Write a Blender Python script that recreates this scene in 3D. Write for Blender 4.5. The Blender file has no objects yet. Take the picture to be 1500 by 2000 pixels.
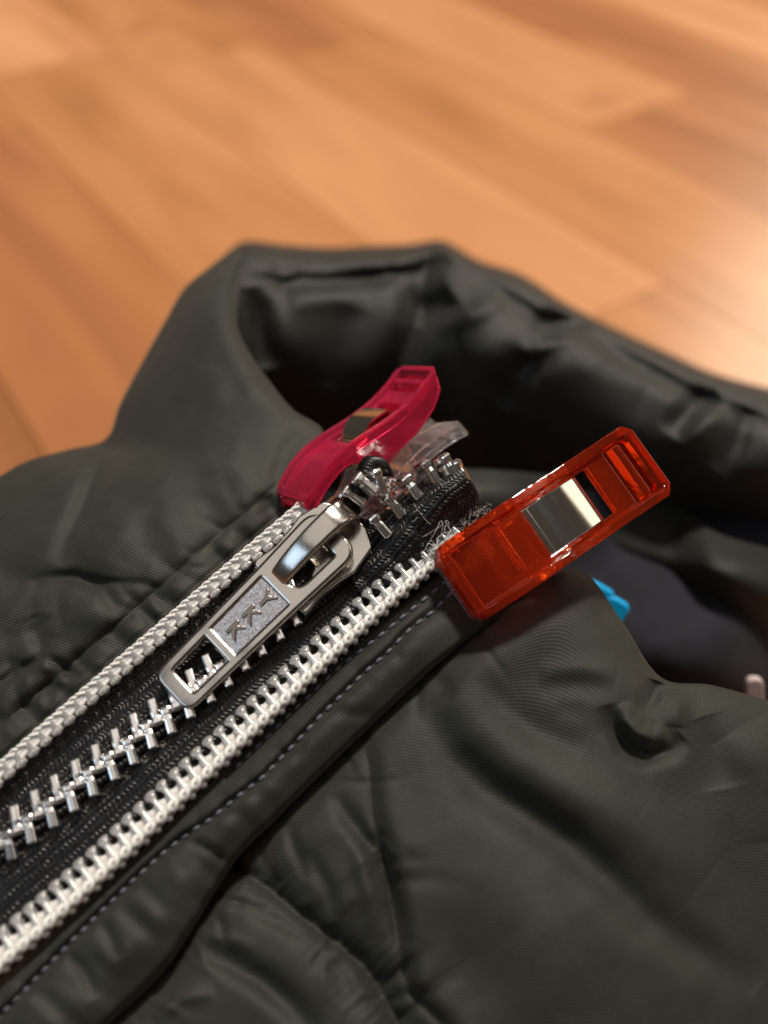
import bpy, bmesh, math, random
import numpy as np
from mathutils import Vector, Matrix

random.seed(7); rng = np.random.default_rng(7)
S = bpy.context.scene
COL = S.collection
# ------------------------------------------------------------------ camera (1 unit = 1 cm)
F = 1700.0                     # focal length in photo pixels (1500 x 2000)
PITCH = math.radians(46)
CAM = np.array([0.0, 0.0, 15.5])
TILT = math.pi / 2 - PITCH
Rm = np.array([[1, 0, 0], [0, math.cos(TILT), -math.sin(TILT)], [0, math.sin(TILT), math.cos(TILT)]])
cam = bpy.data.cameras.new('camera'); cam_o = bpy.data.objects.new('camera', cam); COL.objects.link(cam_o)
cam_o.location = CAM; cam_o.rotation_euler = (TILT, 0, 0)
cam.sensor_fit = 'VERTICAL'; cam.sensor_height = 240.0; cam.lens = 240.0 * F / 2000.0
cam.clip_start = 0.1; cam.clip_end = 1000
cam.dof.use_dof = True; cam.dof.focus_distance = 10.7
cam.dof.aperture_fstop = 1e-3 * cam.lens / 0.34
S.camera = cam_o
# ------------------------------------------------------------------ light: an indoor room in the evening
S.view_settings.view_transform = 'Standard'; S.view_settings.look = 'None'
S.view_settings.exposure = 0.0; S.view_settings.gamma = 1.0
w = bpy.data.worlds.new('World'); S.world = w; w.use_nodes = True
w.node_tree.nodes['Background'].inputs[0].default_value = (1.0, 0.86, 0.72, 1)
w.node_tree.nodes['Background'].inputs[1].default_value = 0.055

def lamp(name, loc, aim, size, power, col, sy=None):
    l = bpy.data.lights.new(name, 'AREA'); l.size = size; l.energy = power; l.color = col
    if sy: l.shape = 'RECTANGLE'; l.size_y = sy
    o = bpy.data.objects.new(name, l); COL.objects.link(o); o.location = loc
    o.rotation_euler = (Vector(aim) - Vector(loc)).to_track_quat('-Z', 'Y').to_euler()
    return o
lamp('ceiling_lamp', (30, 80, 190), (0, 10, 6), 27, 500000, (1.0, 0.90, 0.79))
lamp('lit_ceiling', (-45, -45, 240), (0, 10, 0), 150, 56000, (1.0, 0.90, 0.82))
lamp('cool_window', (-118, -80, 108), (0, 10, 6), 75, 42000, (0.60, 0.80, 1.0))
_v = Rm @ np.array([(1560 - 750) / F, -(760 - 1000) / F, -1.0]); _h = CAM + _v * (-CAM[2] / _v[2]); _m = _v * [1, 1, -1]
lamp('floor_glare_lamp', _h + _m / np.linalg.norm(_m) * 230, _h, 50, 150000, (1.0, 0.86, 0.66))
lamp('far_ceiling', (165, 30, 190), (0, 12, 5), 110, 62000, (1.0, 0.88, 0.74))
S.cycles.use_denoising = True
S.cycles.max_bounces = 14; S.cycles.transmission_bounces = 12; S.cycles.caustics_refractive = True

# ------------------------------------------------------------------ helpers: space
def P(px, py, d):
    px, py, d = np.broadcast_arrays(np.asarray(px, float), np.asarray(py, float), np.asarray(d, float))
    c = np.stack([(px - 750) / F * d, -(py - 1000) / F * d, -d], -1)
    return c @ Rm.T + CAM
DZ, AZ = 11.0, 0.36            # the plane the zipper lies in
def D0(px, py): return DZ / (1 + AZ * (np.asarray(py, float) - 1000) / F)
NZ = Rm @ (np.array([0, AZ, 1.0]) / math.hypot(1, AZ))
def ZP(px, py, h=0.0):
    return P(px, py, D0(px, py)) + np.asarray(h, float)[..., None] * NZ
def cam_dir(x, y, z):          # a direction given as right / up / towards the camera
    v = Rm @ np.array([x, y, z], float); return v / np.linalg.norm(v)
def nrm(v): v = np.asarray(v, float); return v / np.linalg.norm(v, axis=-1, keepdims=True)

def catmull(c, n):
    """c (k,m) control points -> (n,m) points through them"""
    c = np.asarray(c, float); k = len(c)
    t = np.linspace(0, k - 1, n); i = np.minimum(t.astype(int), k - 2); f = (t - i)[:, None]
    ext = np.vstack([2 * c[0] - c[1], c, 2 * c[-1] - c[-2]])
    p0, p1, p2, p3 = ext[i], ext[i + 1], ext[i + 2], ext[i + 3]
    return 0.5 * (2 * p1 + (p2 - p0) * f + (2 * p0 - 5 * p1 + 4 * p2 - p3) * f**2 + (3 * p1 - p0 - 3 * p2 + p3) * f**3)
def patch(rows, nu, nv):
    rows = [catmull(r, nu) for r in rows]
    a = np.stack(rows)                                   # (k,nu,3)
    k = a.shape[0]
    return catmull(a.reshape(k, -1), nv).reshape(nv, nu, -1)
def resample(pts, step=None, n=None):
    pts = np.asarray(pts, float)
    s = np.r_[0, np.cumsum(np.linalg.norm(np.diff(pts, axis=0), axis=1))]
    if n is None: q = np.arange(0, s[-1], step)
    else: q = np.linspace(0, s[-1], n)
    return np.stack([np.interp(q, s, pts[:, j]) for j in range(pts.shape[1])], 1)
def smooth_line(pts, n=120): return resample(catmull(pts, max(80, 12 * len(pts))), n=n)

def pdist(px, py, line, signed=False):
    """distance in pixels to a polyline, and its position 0..1 along it"""
    l = np.asarray(line, float)
    best = np.full(px.shape, 1e9); pos = np.zeros(px.shape); sg = np.ones(px.shape)
    n = len(l) - 1
    for i in range(n):
        a, b = l[i], l[i + 1]; ab = b - a
        t = np.clip(((px - a[0]) * ab[0] + (py - a[1]) * ab[1]) / (ab @ ab), 0, 1)
        dx, dy = px - a[0] - t * ab[0], py - a[1] - t * ab[1]
        d = np.hypot(dx, dy); m = d < best
        best = np.where(m, d, best); pos = np.where(m, (i + t) / n, pos)
        sg = np.where(m, np.sign(ab[0] * dy - ab[1] * dx), sg)
    return (best * sg if signed else best), pos
def crease(px, py, line, width, depth, sharp=False, fade=True):
    d, t = pdist(px, py, line)
    f = np.exp(-d / width) if sharp else np.exp(-(d / width) ** 2)
    if fade: f = f * np.sin(np.pi * np.clip(t, 0, 1)) ** 0.6
    return -depth * f
def soften(h, k=1):
    for _ in range(k):
        q = np.pad(h, 1, mode='edge'); h = (q[:-2, 1:-1] + q[2:, 1:-1] + q[1:-1, :-2] + q[1:-1, 2:] + 4 * h) / 8
    return h
def fold(px, py, line, width, amp, reach=None, fade=True):
    """a soft step: the side to the right of the line's direction (on screen) stands proud and falls off"""
    d, t = pdist(px, py, line, True)
    reach = reach or width * 4
    f = np.where(d > 0, (1 - np.exp(-(d / width) ** 2)) * np.exp(-(d / reach) ** 2), -0.35 * (1 - np.exp(-(d / width) ** 2)) * np.exp(-(d / (reach * .6)) ** 2))
    if fade: f = f * np.sin(np.pi * np.clip(t, 0, 1)) ** 0.6
    return amp * f
def puckers(px, py, line, n, seed, side=0, ln=(50, 130), wd=(4, 9), dp=(.02, .055), slant=0.5):
    """short pulled creases running out from a stitched line"""
    rg = np.random.default_rng(seed); L = resample(np.asarray(line, float), n=200); T = nrm(np.gradient(L, axis=0)); h = np.zeros(px.shape)
    for _ in range(n):
        i = rg.integers(4, 196); sd = side if side else rg.choice([-1, 1]); nn = np.array([-T[i, 1], T[i, 0]]) * sd
        dr = nrm(nn + T[i] * rg.normal(0, slant)); l = rg.uniform(*ln); a = L[i] + nn * 4; b = a + dr * l * .5 + T[i] * rg.normal(0, 5); c = a + dr * l + T[i] * rg.normal(0, 14)
        wdt = rg.uniform(*wd); m = (abs(px - a[0]) < l + 40) & (abs(py - a[1]) < l + 40)
        if not m.any(): continue
        d, t = pdist(px[m], py[m], [a, b, c]); h[m] -= rg.uniform(*dp) * np.exp(-(d / (wdt * (1 + 1.2 * t))) ** 2) * (1 - t) ** .8 * np.clip(t * 12 + .3, 0, 1) * (1 if rg.random() < .65 else -.8)
    return h
def vnoise(x, y, seed=0):
    r = np.random.default_rng(seed); T = r.random((64, 64)) * 2 - 1
    xi, yi = np.floor(x).astype(int), np.floor(y).astype(int); fx, fy = x - xi, y - yi
    fx, fy = fx * fx * (3 - 2 * fx), fy * fy * (3 - 2 * fy)
    g = lambda a, b: T[a % 64, b % 64]
    return (g(xi, yi) * (1 - fx) + g(xi + 1, yi) * fx) * (1 - fy) + (g(xi, yi + 1) * (1 - fx) + g(xi + 1, yi + 1) * fx) * fy

# ------------------------------------------------------------------ helpers: objects
WLOC = {}; WMAT = {}
def thing(name, loc, label, cat, group=None, kind=None):
    o = bpy.data.objects.new(name, None); COL.objects.link(o); o.location = [float(a) for a in loc]
    o.empty_display_size = 0.5
    o['label'] = label; o['category'] = cat
    if group: o['group'] = group
    if kind: o['kind'] = kind
    WLOC[o] = np.asarray(loc, float); return o
def mesh(name, v, f, uv=None, smooth=True):
    me = bpy.data.meshes.new(name); v = np.asarray(v, float)
    me.from_pydata(v.tolist(), [], [list(map(int, q)) for q in f])
    if uv is not None:
        lay = me.uv_layers.new(name='UVMap'); idx = np.empty(len(me.loops), int); me.loops.foreach_get('vertex_index', idx)
        lay.data.foreach_set('uv', np.asarray(uv, float)[idx].ravel())
    if smooth: me.polygons.foreach_set('use_smooth', [True] * len(me.polygons))
    me.update(); return me
def put(name, me, mat, parent=None, M=None):
    """link a mesh whose vertices are in world space (M None) or local with world matrix M"""
    if mat is not None and not me.materials: me.materials.append(mat)
    o = bpy.data.objects.new(name, me); COL.objects.link(o)
    base = WLOC[parent] if parent is not None else np.zeros(3)
    if M is None:
        n = len(me.vertices); co = np.empty(n * 3); me.vertices.foreach_get('co', co); co = co.reshape(-1, 3)
        c = (co.min(0) + co.max(0)) / 2
        me.vertices.foreach_set('co', (co - c).ravel()); me.update()
        o.location = (c - base).tolist(); WLOC[o] = c
    else:
        M = Matrix(M); L = WMAT[parent].inverted() @ M if parent in WMAT else Matrix.Translation(Vector((-base).tolist())) @ M
        o.matrix_local = L; WLOC[o] = np.array(M.translation); WMAT[o] = M
    if parent is not None: o.parent = parent
    return o
def frame(origin, x, y, z):
    M = np.eye(4); M[:3, 0] = x; M[:3, 1] = y; M[:3, 2] = z; M[:3, 3] = origin; return M.tolist()
def grid_faces(nv, nu, off=0):
    i, j = np.meshgrid(np.arange(nv - 1), np.arange(nu - 1), indexing='ij'); a = (i * nu + j).ravel() + off
    return np.stack([a, a + 1, a + nu + 1, a + nu], 1)
def sheet(name, g, mat, parent, thick=0.0):
    """g (nv,nu,3): px, py, depth"""
    W = P(g[..., 0], g[..., 1], g[..., 2]); nv, nu = W.shape[:2]
    return sheet_w(name, W, mat, parent, thick)
def sheet_w(name, W, mat, parent, thick=0.0):
    nv, nu = W.shape[:2]
    du = np.linalg.norm(np.diff(W, axis=1), axis=-1).mean(0); dv = np.linalg.norm(np.diff(W, axis=0), axis=-1).mean(1)
    U, V = np.meshgrid(np.r_[0, np.cumsum(du)], np.r_[0, np.cumsum(dv)])
    f = grid_faces(nv, nu)
    # orient towards the camera
    n = np.cross(W[1:, :-1] - W[:-1, :-1], W[:-1, 1:] - W[:-1, :-1]); c = CAM - W[:-1, :-1]
    if (n * c).sum() > 0: f = f[:, ::-1]
    me = mesh(name, W.reshape(-1, 3), f, np.stack([U.ravel(), V.ravel()], 1))
    o = put(name, me, mat, parent)
    if thick:
        s = o.modifiers.new('thickness', 'SOLIDIFY'); s.thickness = thick; s.offset = -1
    return o
def tube(path, r, ns=8, up=None, caps=True):
    """verts, faces of a tube; r scalar / array / (n,2) for elliptical (side, up) radii"""
    p = np.asarray(path, float); n = len(p); r = np.asarray(r, float)
    if r.ndim == 0: r = np.full((n, 2), float(r))
    elif r.ndim == 1: r = np.stack([r, r], 1)
    t = np.gradient(p, axis=0); t = nrm(t)
    if up is None:
        up = np.array([0.13, 0.21, 0.97]); 
    up = np.broadcast_to(up, (n, 3))
    s = nrm(np.cross(t, up)); b = np.cross(s, t)
    a = np.linspace(0, 2 * np.pi, ns, endpoint=False)
    v = p[:, None] + s[:, None] * (np.cos(a)[None, :, None] * r[:, None, None, 0]) + b[:, None] * (np.sin(a)[None, :, None] * r[:, None, None, 1])
    f = []
    for i in range(n - 1):
        for j in range(ns):
            k = (j + 1) % ns; f.append((i * ns + j, i * ns + k, (i + 1) * ns + k, (i + 1) * ns + j))
    if caps: f.append(tuple(range(ns))[::-1]); f.append(tuple((n - 1) * ns + j for j in range(ns)))
    return v.reshape(-1, 3), f
class MB:
    def __init__(s): s.v = []; s.f = []; s.n = 0
    def add(s, v, f):
        s.v.append(np.asarray(v, float)); s.f += [tuple(int(i) + s.n for i in q) for q in f]; s.n += len(v)
    def mesh(s, name, smooth=True): return mesh(name, np.vstack(s.v), s.f, smooth=smooth)
def box(c, sx, sy, sz, taper=1.0):
    v = [((x * sx * (taper if z > 0 else 1)) / 2 + c[0], (y * sy * (taper if z > 0 else 1)) / 2 + c[1], z * sz / 2 + c[2]) for z in (-1, 1) for y in (-1, 1) for x in (-1, 1)]
    return v, [(0, 2, 3, 1), (4, 5, 7, 6), (0, 1, 5, 4), (1, 3, 7, 5), (3, 2, 6, 7), (2, 0, 4, 6)]
def bevel(o, width, seg=2, angle=35):
    m = o.modifiers.new('bevel', 'BEVEL'); m.width = width; m.segments = seg; m.limit_method = 'ANGLE'; m.angle_limit = math.radians(angle)
    m.harden_normals = False
def sharp(me, deg=35): me.set_sharp_from_angle(angle=math.radians(deg))

# ------------------------------------------------------------------ materials
def mat(name, base, rough=0.5, metal=0.0, spec=0.5, trans=0.0, ior=1.45, sheen=0.0, sss=0.0, coat=0.0):
    m = bpy.data.materials.new(name); m.use_nodes = True; b = m.node_tree.nodes['Principled BSDF']
    I = b.inputs
    I['Base Color'].default_value = (*base, 1); I['Roughness'].default_value = rough; I['Metallic'].default_value = metal
    I['Specular IOR Level'].default_value = spec; I['Transmission Weight'].default_value = trans; I['IOR'].default_value = ior
    I['Sheen Weight'].default_value = sheen; I['Sheen Roughness'].default_value = 0.4; I['Coat Weight'].default_value = coat
    if sss: I['Subsurface Weight'].default_value = sss; I['Subsurface Scale'].default_value = 0.1
    return m
class N:
    def __init__(s, m): s.m = m; s.t = m.node_tree; s.b = s.t.nodes['Principled BSDF']
    def n(s, typ, **kw):
        q = s.t.nodes.new(typ)
        for k, v in kw.items():
            if k in q.inputs: q.inputs[k].default_value = v
            else: setattr(q, k, v)
        return q
    def l(s, a, b): s.t.links.new(a, b)
    def ramp(s, src, stops):
        r = s.n('ShaderNodeValToRGB'); e = r.color_ramp.elements
        while len(e) < len(stops): e.new(0.5)
        for q, (p, c) in zip(e, stops): q.position = p; q.color = (*c, 1) if len(c) == 3 else c
        s.l(src, r.inputs[0]); return r.outputs[0]
    def bump(s, h, strength, dist):
        b = s.n('ShaderNodeBump', Strength=strength, Distance=dist); s.l(h, b.inputs['Height'])
        old = s.b.inputs['Normal']
        if old.is_linked: s.l(old.links[0].from_socket, b.inputs['Normal'])
        s.l(b.outputs[0], s.b.inputs['Normal'])

def fabric(name, c1, c2, rough=0.52, weave=0.40, spec=0.45, period=0.026, crumple=0.10):
    m = mat(name, c1, rough, spec=spec, sheen=0.12); q = N(m)
    uv = q.n('ShaderNodeUVMap'); tc = q.n('ShaderNodeTexCoord')
    wx = q.n('ShaderNodeTexWave', wave_type='BANDS', bands_direction='X', Scale=1 / period * 0.314, Distortion=0.6); q.l(uv.outputs[0], wx.inputs[0])
    wy = q.n('ShaderNodeTexWave', wave_type='BANDS', bands_direction='Y', Scale=1 / period * 0.22, Distortion=0.8); q.l(uv.outputs[0], wy.inputs[0])
    ad = q.n('ShaderNodeMath', operation='ADD'); q.l(wx.outputs['Fac'], ad.inputs[0]); q.l(wy.outputs['Fac'], ad.inputs[1])
    nz = q.n('ShaderNodeTexNoise', Scale=2.2, Detail=6.0); q.l(tc.outputs['Object'], nz.inputs['Vector'])
    n2 = q.n('ShaderNodeTexNoise', Scale=60.0, Detail=3.0); q.l(uv.outputs[0], n2.inputs['Vector'])
    mx = q.n('ShaderNodeMath', operation='MULTIPLY_ADD'); mx.inputs[1].default_value = 0.35; q.l(nz.outputs['Fac'], mx.inputs[2]); q.l(n2.outputs['Fac'], mx.inputs[0])
    wv = q.ramp(ad.outputs[0], [(0.2, (0.45,) * 3), (1.0, (1.22,) * 3)]); mm = q.n('ShaderNodeMix', data_type='RGBA', blend_type='MULTIPLY'); mm.inputs['Factor'].default_value = 1.0
    q.l(q.ramp(mx.outputs[0], [(0.45, c1), (0.9, c2)]), mm.inputs['A']); q.l(wv, mm.inputs['B']); q.l(mm.outputs['Result'], q.b.inputs['Base Color'])
    q.bump(nz.outputs['Fac'], crumple, 0.25)
    # crisp little creases of a thin nylon
    n3 = q.n('ShaderNodeTexNoise', Scale=0.9, Detail=2.0); q.l(tc.outputs['Object'], n3.inputs['Vector'])
    vm = q.n('ShaderNodeVectorMath', operation='MULTIPLY_ADD'); vm.inputs[1].default_value = (1.6, 1.6, 1.6); q.l(n3.outputs['Color'], vm.inputs[0]); q.l(tc.outputs['Object'], vm.inputs[2])
    vc = q.n('ShaderNodeTexVoronoi', feature='DISTANCE_TO_EDGE', Scale=1.15); q.l(vm.outputs[0], vc.inputs['Vector'])
    cr = q.ramp(vc.outputs['Distance'], [(0.0, (0, 0, 0)), (0.10, (.75, .75, .75)), (0.45, (1, 1, 1))])
    q.bump(cr, 0.04, 0.05)
    q.bump(ad.outputs[0], weave, 0.006)
    q.bump(n2.outputs['Fac'], 0.15, 0.01)
    return m
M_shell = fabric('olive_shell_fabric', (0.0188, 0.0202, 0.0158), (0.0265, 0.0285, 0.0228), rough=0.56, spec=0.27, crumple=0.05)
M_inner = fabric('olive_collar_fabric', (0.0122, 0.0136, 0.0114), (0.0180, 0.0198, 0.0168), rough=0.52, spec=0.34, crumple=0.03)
M_lining = fabric('navy_lining_fabric', (0.014, 0.015, 0.020), (0.021, 0.022, 0.029), rough=0.8, spec=0.2)
M_tape = mat('black_knit_tape', (0.0045, 0.0045, 0.005), 0.36, spec=0.42)
M_thread = mat('slate_thread', (0.085, 0.09, 0.115), 0.5, spec=0.4)
M_cord = mat('cream_cord', (0.70, 0.685, 0.665), 0.55, spec=0.35, sss=0.2)
M_coil = mat('milky_nylon', (0.80, 0.81, 0.80), 0.16, spec=0.5, trans=0.74, ior=1.5)
M_tooth = mat('bright_aluminium', (0.90, 0.89, 0.88), 0.27, metal=1.0)
M_steel = mat('brushed_nickel', (0.54, 0.515, 0.48), 0.24, metal=1.0)
M_letter = mat('smooth_dark_nickel', (0.26, 0.23, 0.21), 0.22, metal=1.0)
M_spring = mat('spring_steel', (0.76, 0.72, 0.63), 0.12, metal=1.0)
M_pink = mat('pink_clear_plastic', (0.97, 0.05, 0.17), 0.06, trans=0.80, ior=1.46)
M_orange = mat('orange_clear_plastic', (0.98, 0.082, 0.012), 0.05, trans=0.90, ior=1.46)
M_clear = mat('clear_plastic', (0.98, 0.95, 0.97), 0.04, trans=0.93, ior=1.46)
M_blue = mat('blue_tab', (0.0, 0.38, 0.80), 0.5)
M_white = mat('pale_scrap', (0.50, 0.42, 0.42), 0.7)
M_fray = mat('frayed_fibre', (0.55, 0.52, 0.50), 0.6)
M_navyfray = mat('navy_fibre', (0.05, 0.06, 0.10), 0.6)
for m, sc, st in ((M_steel, 90, 0.12), (M_tooth, 60, 0.15)):
    q = N(m); tc = q.n('ShaderNodeTexCoord'); nz = q.n('ShaderNodeTexNoise', Scale=float(sc), Detail=4.0); q.l(tc.outputs['Object'], nz.inputs['Vector'])
    q.bump(nz.outputs['Fac'], st * .35, 0.01)
    q.l(q.ramp(nz.outputs['Fac'], [(0.3, (0.10,) * 3), (0.75, (0.30,) * 3)]), q.b.inputs['Roughness'])
M_glitter = mat('sandblasted_nickel', (0.62, 0.60, 0.61), 0.25, metal=1.0)
q = N(M_glitter); tc = q.n('ShaderNodeTexCoord'); vo = q.n('ShaderNodeTexVoronoi', Scale=170.0); q.l(tc.outputs['Object'], vo.inputs['Vector'])
ge = q.n('ShaderNodeNewGeometry'); sb = q.n('ShaderNodeVectorMath', operation='SUBTRACT'); sb.inputs[1].default_value = (.5, .5, .5); q.l(vo.outputs['Color'], sb.inputs[0])
sc_ = q.n('ShaderNodeVectorMath', operation='SCALE'); sc_.inputs['Scale'].default_value = 0.42; q.l(sb.outputs[0], sc_.inputs[0])
ad_ = q.n('ShaderNodeVectorMath', operation='ADD'); q.l(sc_.outputs[0], ad_.inputs[0]); q.l(ge.outputs['Normal'], ad_.inputs[1])
no_ = q.n('ShaderNodeVectorMath', operation='NORMALIZE'); q.l(ad_.outputs[0], no_.inputs[0]); q.l(no_.outputs[0], q.b.inputs['Normal'])
q = N(M_steel); tc = q.n('ShaderNodeTexCoord'); nz = q.n('ShaderNodeTexNoise', Scale=1.3, Detail=1.0); q.l(tc.outputs['Object'], nz.inputs['Vector']); q.bump(nz.outputs['Fac'], 0.35, 0.12)
for m in (M_pink, M_orange, M_clear):
    q = N(m); tc = q.n('ShaderNodeTexCoord'); nz = q.n('ShaderNodeTexNoise', Scale=9.0, Detail=3.0); q.l(tc.outputs['Object'], nz.inputs['Vector'])
    q.bump(nz.outputs['Fac'], 0.12, 0.05)

# ------------------------------------------------------------------ floor of wood planks
def floor_hit(px, py):
    a = P(px, py, 1.0) - CAM; t = -CAM[2] / a[2]; return CAM + a * t
vd = P(-847, -560, 1.0) - CAM; ang = math.atan2(vd[1], vd[0])
ax = np.array([math.cos(ang), math.sin(ang)]); bx = np.array([-ax[1], ax[0]])
floor = thing('floor', (0, 30, 0), 'warm orange wood strip floor under the jacket', 'floor', kind='structure')
del floor['category']
M_gap = mat('dark_floor_joint', (0.16, 0.07, 0.028), 0.8)
v = [(-400, -200, -0.25), (400, -200, -0.25), (400, 700, -0.25), (-400, 700, -0.25)]
put('subfloor', mesh('subfloor', v, [(0, 1, 2, 3)]), M_gap, floor)
WOODS = []
for k, (c1, c2) in enumerate([((0.437, 0.188, 0.073), (0.524, 0.241, 0.103)), ((0.354, 0.141, 0.054), (0.434, 0.192, 0.079)), ((0.500, 0.224, 0.095), (0.581, 0.276, 0.126)), ((0.290, 0.116, 0.045), (0.383, 0.164, 0.067)), ((0.553, 0.253, 0.113), (0.648, 0.318, 0.150))]):
    m = mat('wood_strip_%s' % 'abcde'[k], c1, 0.30, spec=0.45); q = N(m)
    tc = q.n('ShaderNodeTexCoord'); mp = q.n('ShaderNodeMapping'); mp.inputs['Scale'].default_value = (0.035, 0.22, 1); mp.inputs['Location'].default_value = (k * 3.1, k * 7.7, 0)
    q.l(tc.outputs['Object'], mp.inputs[0])
    nz = q.n('ShaderNodeTexNoise', Scale=1.5, Detail=3.0, Distortion=0.7); q.l(mp.outputs[0], nz.inputs['Vector'])
    vo = q.n('ShaderNodeTexVoronoi', Scale=0.11); q.l(tc.outputs['Object'], vo.inputs['Vector'])
    base = q.ramp(nz.outputs['Fac'], [(0.30, tuple(0.80 * x for x in c1)), (0.45, c1), (0.68, c2)])
    knot = q.ramp(vo.outputs['Distance'], [(0.02, (0.35, 0.28, 0.22)), (0.16, (1, 1, 1))])
    mm = q.n('ShaderNodeMix', data_type='RGBA', blend_type='MULTIPLY'); mm.inputs['Factor'].default_value = 0.45
    q.l(base, mm.inputs['A']); q.l(knot, mm.inputs['B']); q.l(mm.outputs['Result'], q.b.inputs['Base Color'])
    q.bump(nz.outputs['Fac'], 0.06, 0.2)
    WOODS.append(m)
PW = 6.6
plank_me = {}
def plank_mesh(L, m):
    key = (L, m.name)
    if key not in plank_me:
        b = bmesh.new(); g = 0.016
        vs = [b.verts.new((x * (L / 2 - e), y * (PW / 2 - e), z)) for z, e in ((-0.25, g / 2), (-0.06, g / 2), (0, g / 2 + 0.02)) for x, y in ((-1, -1), (1, -1), (1, 1), (-1, 1))]
        b.faces.new(vs[8:12])
        for r in (0, 4):
            for i in range(4): b.faces.new((vs[r + i], vs[r + (i + 1) % 4], vs[r + 4 + (i + 1) % 4], vs[r + 4 + i]))
        me = bpy.data.meshes.new('plank'); b.to_mesh(me); b.free(); me.materials.append(m); plank_me[key] = me
    return plank_me[key]
cen = floor_hit(750, 350)[:2]
for r in range(-9, 12):
    x = -75.0 + rng.uniform(0, 25)
    while x < 95:
        L = float(rng.choice([22, 28, 36, 44])); c = cen + ax * (x + L / 2) + bx * (r * PW)
        if -75 < c[0] < 80 and 2 < c[1] < 115:
            M = frame((c[0], c[1], 0), (ax[0], ax[1], 0), (bx[0], bx[1], 0), (0, 0, 1))
            put('plank', plank_mesh(L, WOODS[int(rng.choice([0, 0, 1, 2, 3, 4], p=[.2, .15, .2, .2, .12, .13]))]), None, floor, M)
        x += L

# ------------------------------------------------------------------ the puffer jacket
jacket = thing('puffer_jacket', P(800, 1400, 14.0) * [1, 1, 0], 'dark olive puffer jacket lying open with its quilted collar standing up', 'jacket')

# key lines in the photograph's frame, all lying on the zipper plane
LC = np.array([(-90, 1610), (0, 1530), (110, 1432), (240, 1318), (360, 1214), (480, 1108), (560, 1040), (608, 998), (640, 965)])   # old coil, far side
RC = np.array([(-90, 1960), (0, 1872), (120, 1768), (250, 1648), (390, 1512), (520, 1390), (640, 1275), (760, 1165), (845, 1092), (905, 1040)])  # old coil, near side
PI_ = np.array([(-60, 1975), (20, 1905), (140, 1795), (270, 1675), (410, 1540), (540, 1415), (655, 1305), (780, 1190), (862, 1118), (935, 1058)]) - 8  # placket inner edge
PO_ = np.array([(110, 2120), (215, 2000), (330, 1885), (455, 1688), (545, 1595), (640, 1500), (735, 1408), (840, 1310), (935, 1232), (1010, 1175)]) # placket outer seam
STL1 = [(892, 1110), (859, 1139), (800, 1187), (740, 1238), (700, 1268), (657, 1301), (610, 1347), (560, 1395), (500, 1455), (440, 1513)]
STL1 = [(x + 4, y + 4) for x, y in STL1]
STL2 = [(905, 1140), (875, 1165), (846, 1195), (817, 1216), (790, 1240), (769, 1264), (747, 1285), (718, 1309), (694, 1333), (667, 1360), (638, 1387), (600, 1428), (556, 1475), (512, 1521), (448, 1569), (416, 1599), (352, 1639), (315, 1671), (277, 1705), (200, 1780), (128, 1852), (48, 1937), (-20, 2005)]

def right_base(px, py):       # the near front panel falls away to the right
    return D0(px, py) + 0.9 * np.clip((px - 1150) / 500, 0, 2) ** 1.5 + 0.05
# --- placket strip beside the near coil
n = 150
a = smooth_line(PI_, n); b = smooth_line(PO_, n)
nu = 90; t = np.linspace(0, 1, nu)
G = a[:, None] * (1 - t[None, :, None]) + b[:, None] * t[None, :, None]
px, py = G[..., 0], G[..., 1]
tt = np.broadcast_to(t[None], px.shape); vv = np.broadcast_to(np.linspace(0, 1, n)[:, None], px.shape)
h = 0.16 * np.sin(np.pi * np.clip(tt, 0, 1)) ** 0.6 + 0.02
h += crease(px, py, STL2, 9, 0.105, fade=False) + crease(px, py, STL1, 7, 0.06, fade=False)
h += 0.05 * np.exp(-((tt - 0.62) / 0.2) ** 2)
h -= 0.13 * np.clip((tt - 0.90) / 0.10, 0, 1) ** 2 + 0.22 * np.clip((0.07 - tt) / 0.07, 0, 1)
gath = vnoise(vv * 46, tt * 2.0, 3) * 0.035 * np.clip(1.25 - vv * 1.6, 0.10, 1) * np.exp(-((tt - 0.6) / 0.4) ** 2)
h += gath * 1.6
h *= 1 - 0.75 * np.clip((vv - 0.84) / 0.08, 0, 1)
for l_, w_, d_ in [([(352, 1632), (400, 1655), (452, 1690)], 9, .09), ([(195, 1795), (215, 1830), (232, 1872)], 12, .07), ([(130, 1858), (165, 1900), (185, 1950)], 12, .07), ([(640, 1390), (690, 1395), (745, 1402)], 14, .03)]:
    h += crease(px, py, l_, w_, d_)
gp = np.stack([px, py, D0(px, py) - h], -1)
kq = np.linspace(1, 0, 7)[:-1, None]
tuck = np.stack([gp[:, :1, 0] + kq.T * -34, gp[:, :1, 1] + kq.T * -34, gp[:, :1, 2] + kq.T * 0.28], -1)
gp[..., 2] -= puckers(px, py, STL2, 70, 66, ln=(14, 40), wd=(3, 6), dp=(.012, .03))
sheet('placket', np.concatenate([tuck, gp], 1), M_shell, jacket)
placket = jacket.children[-1]

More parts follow.
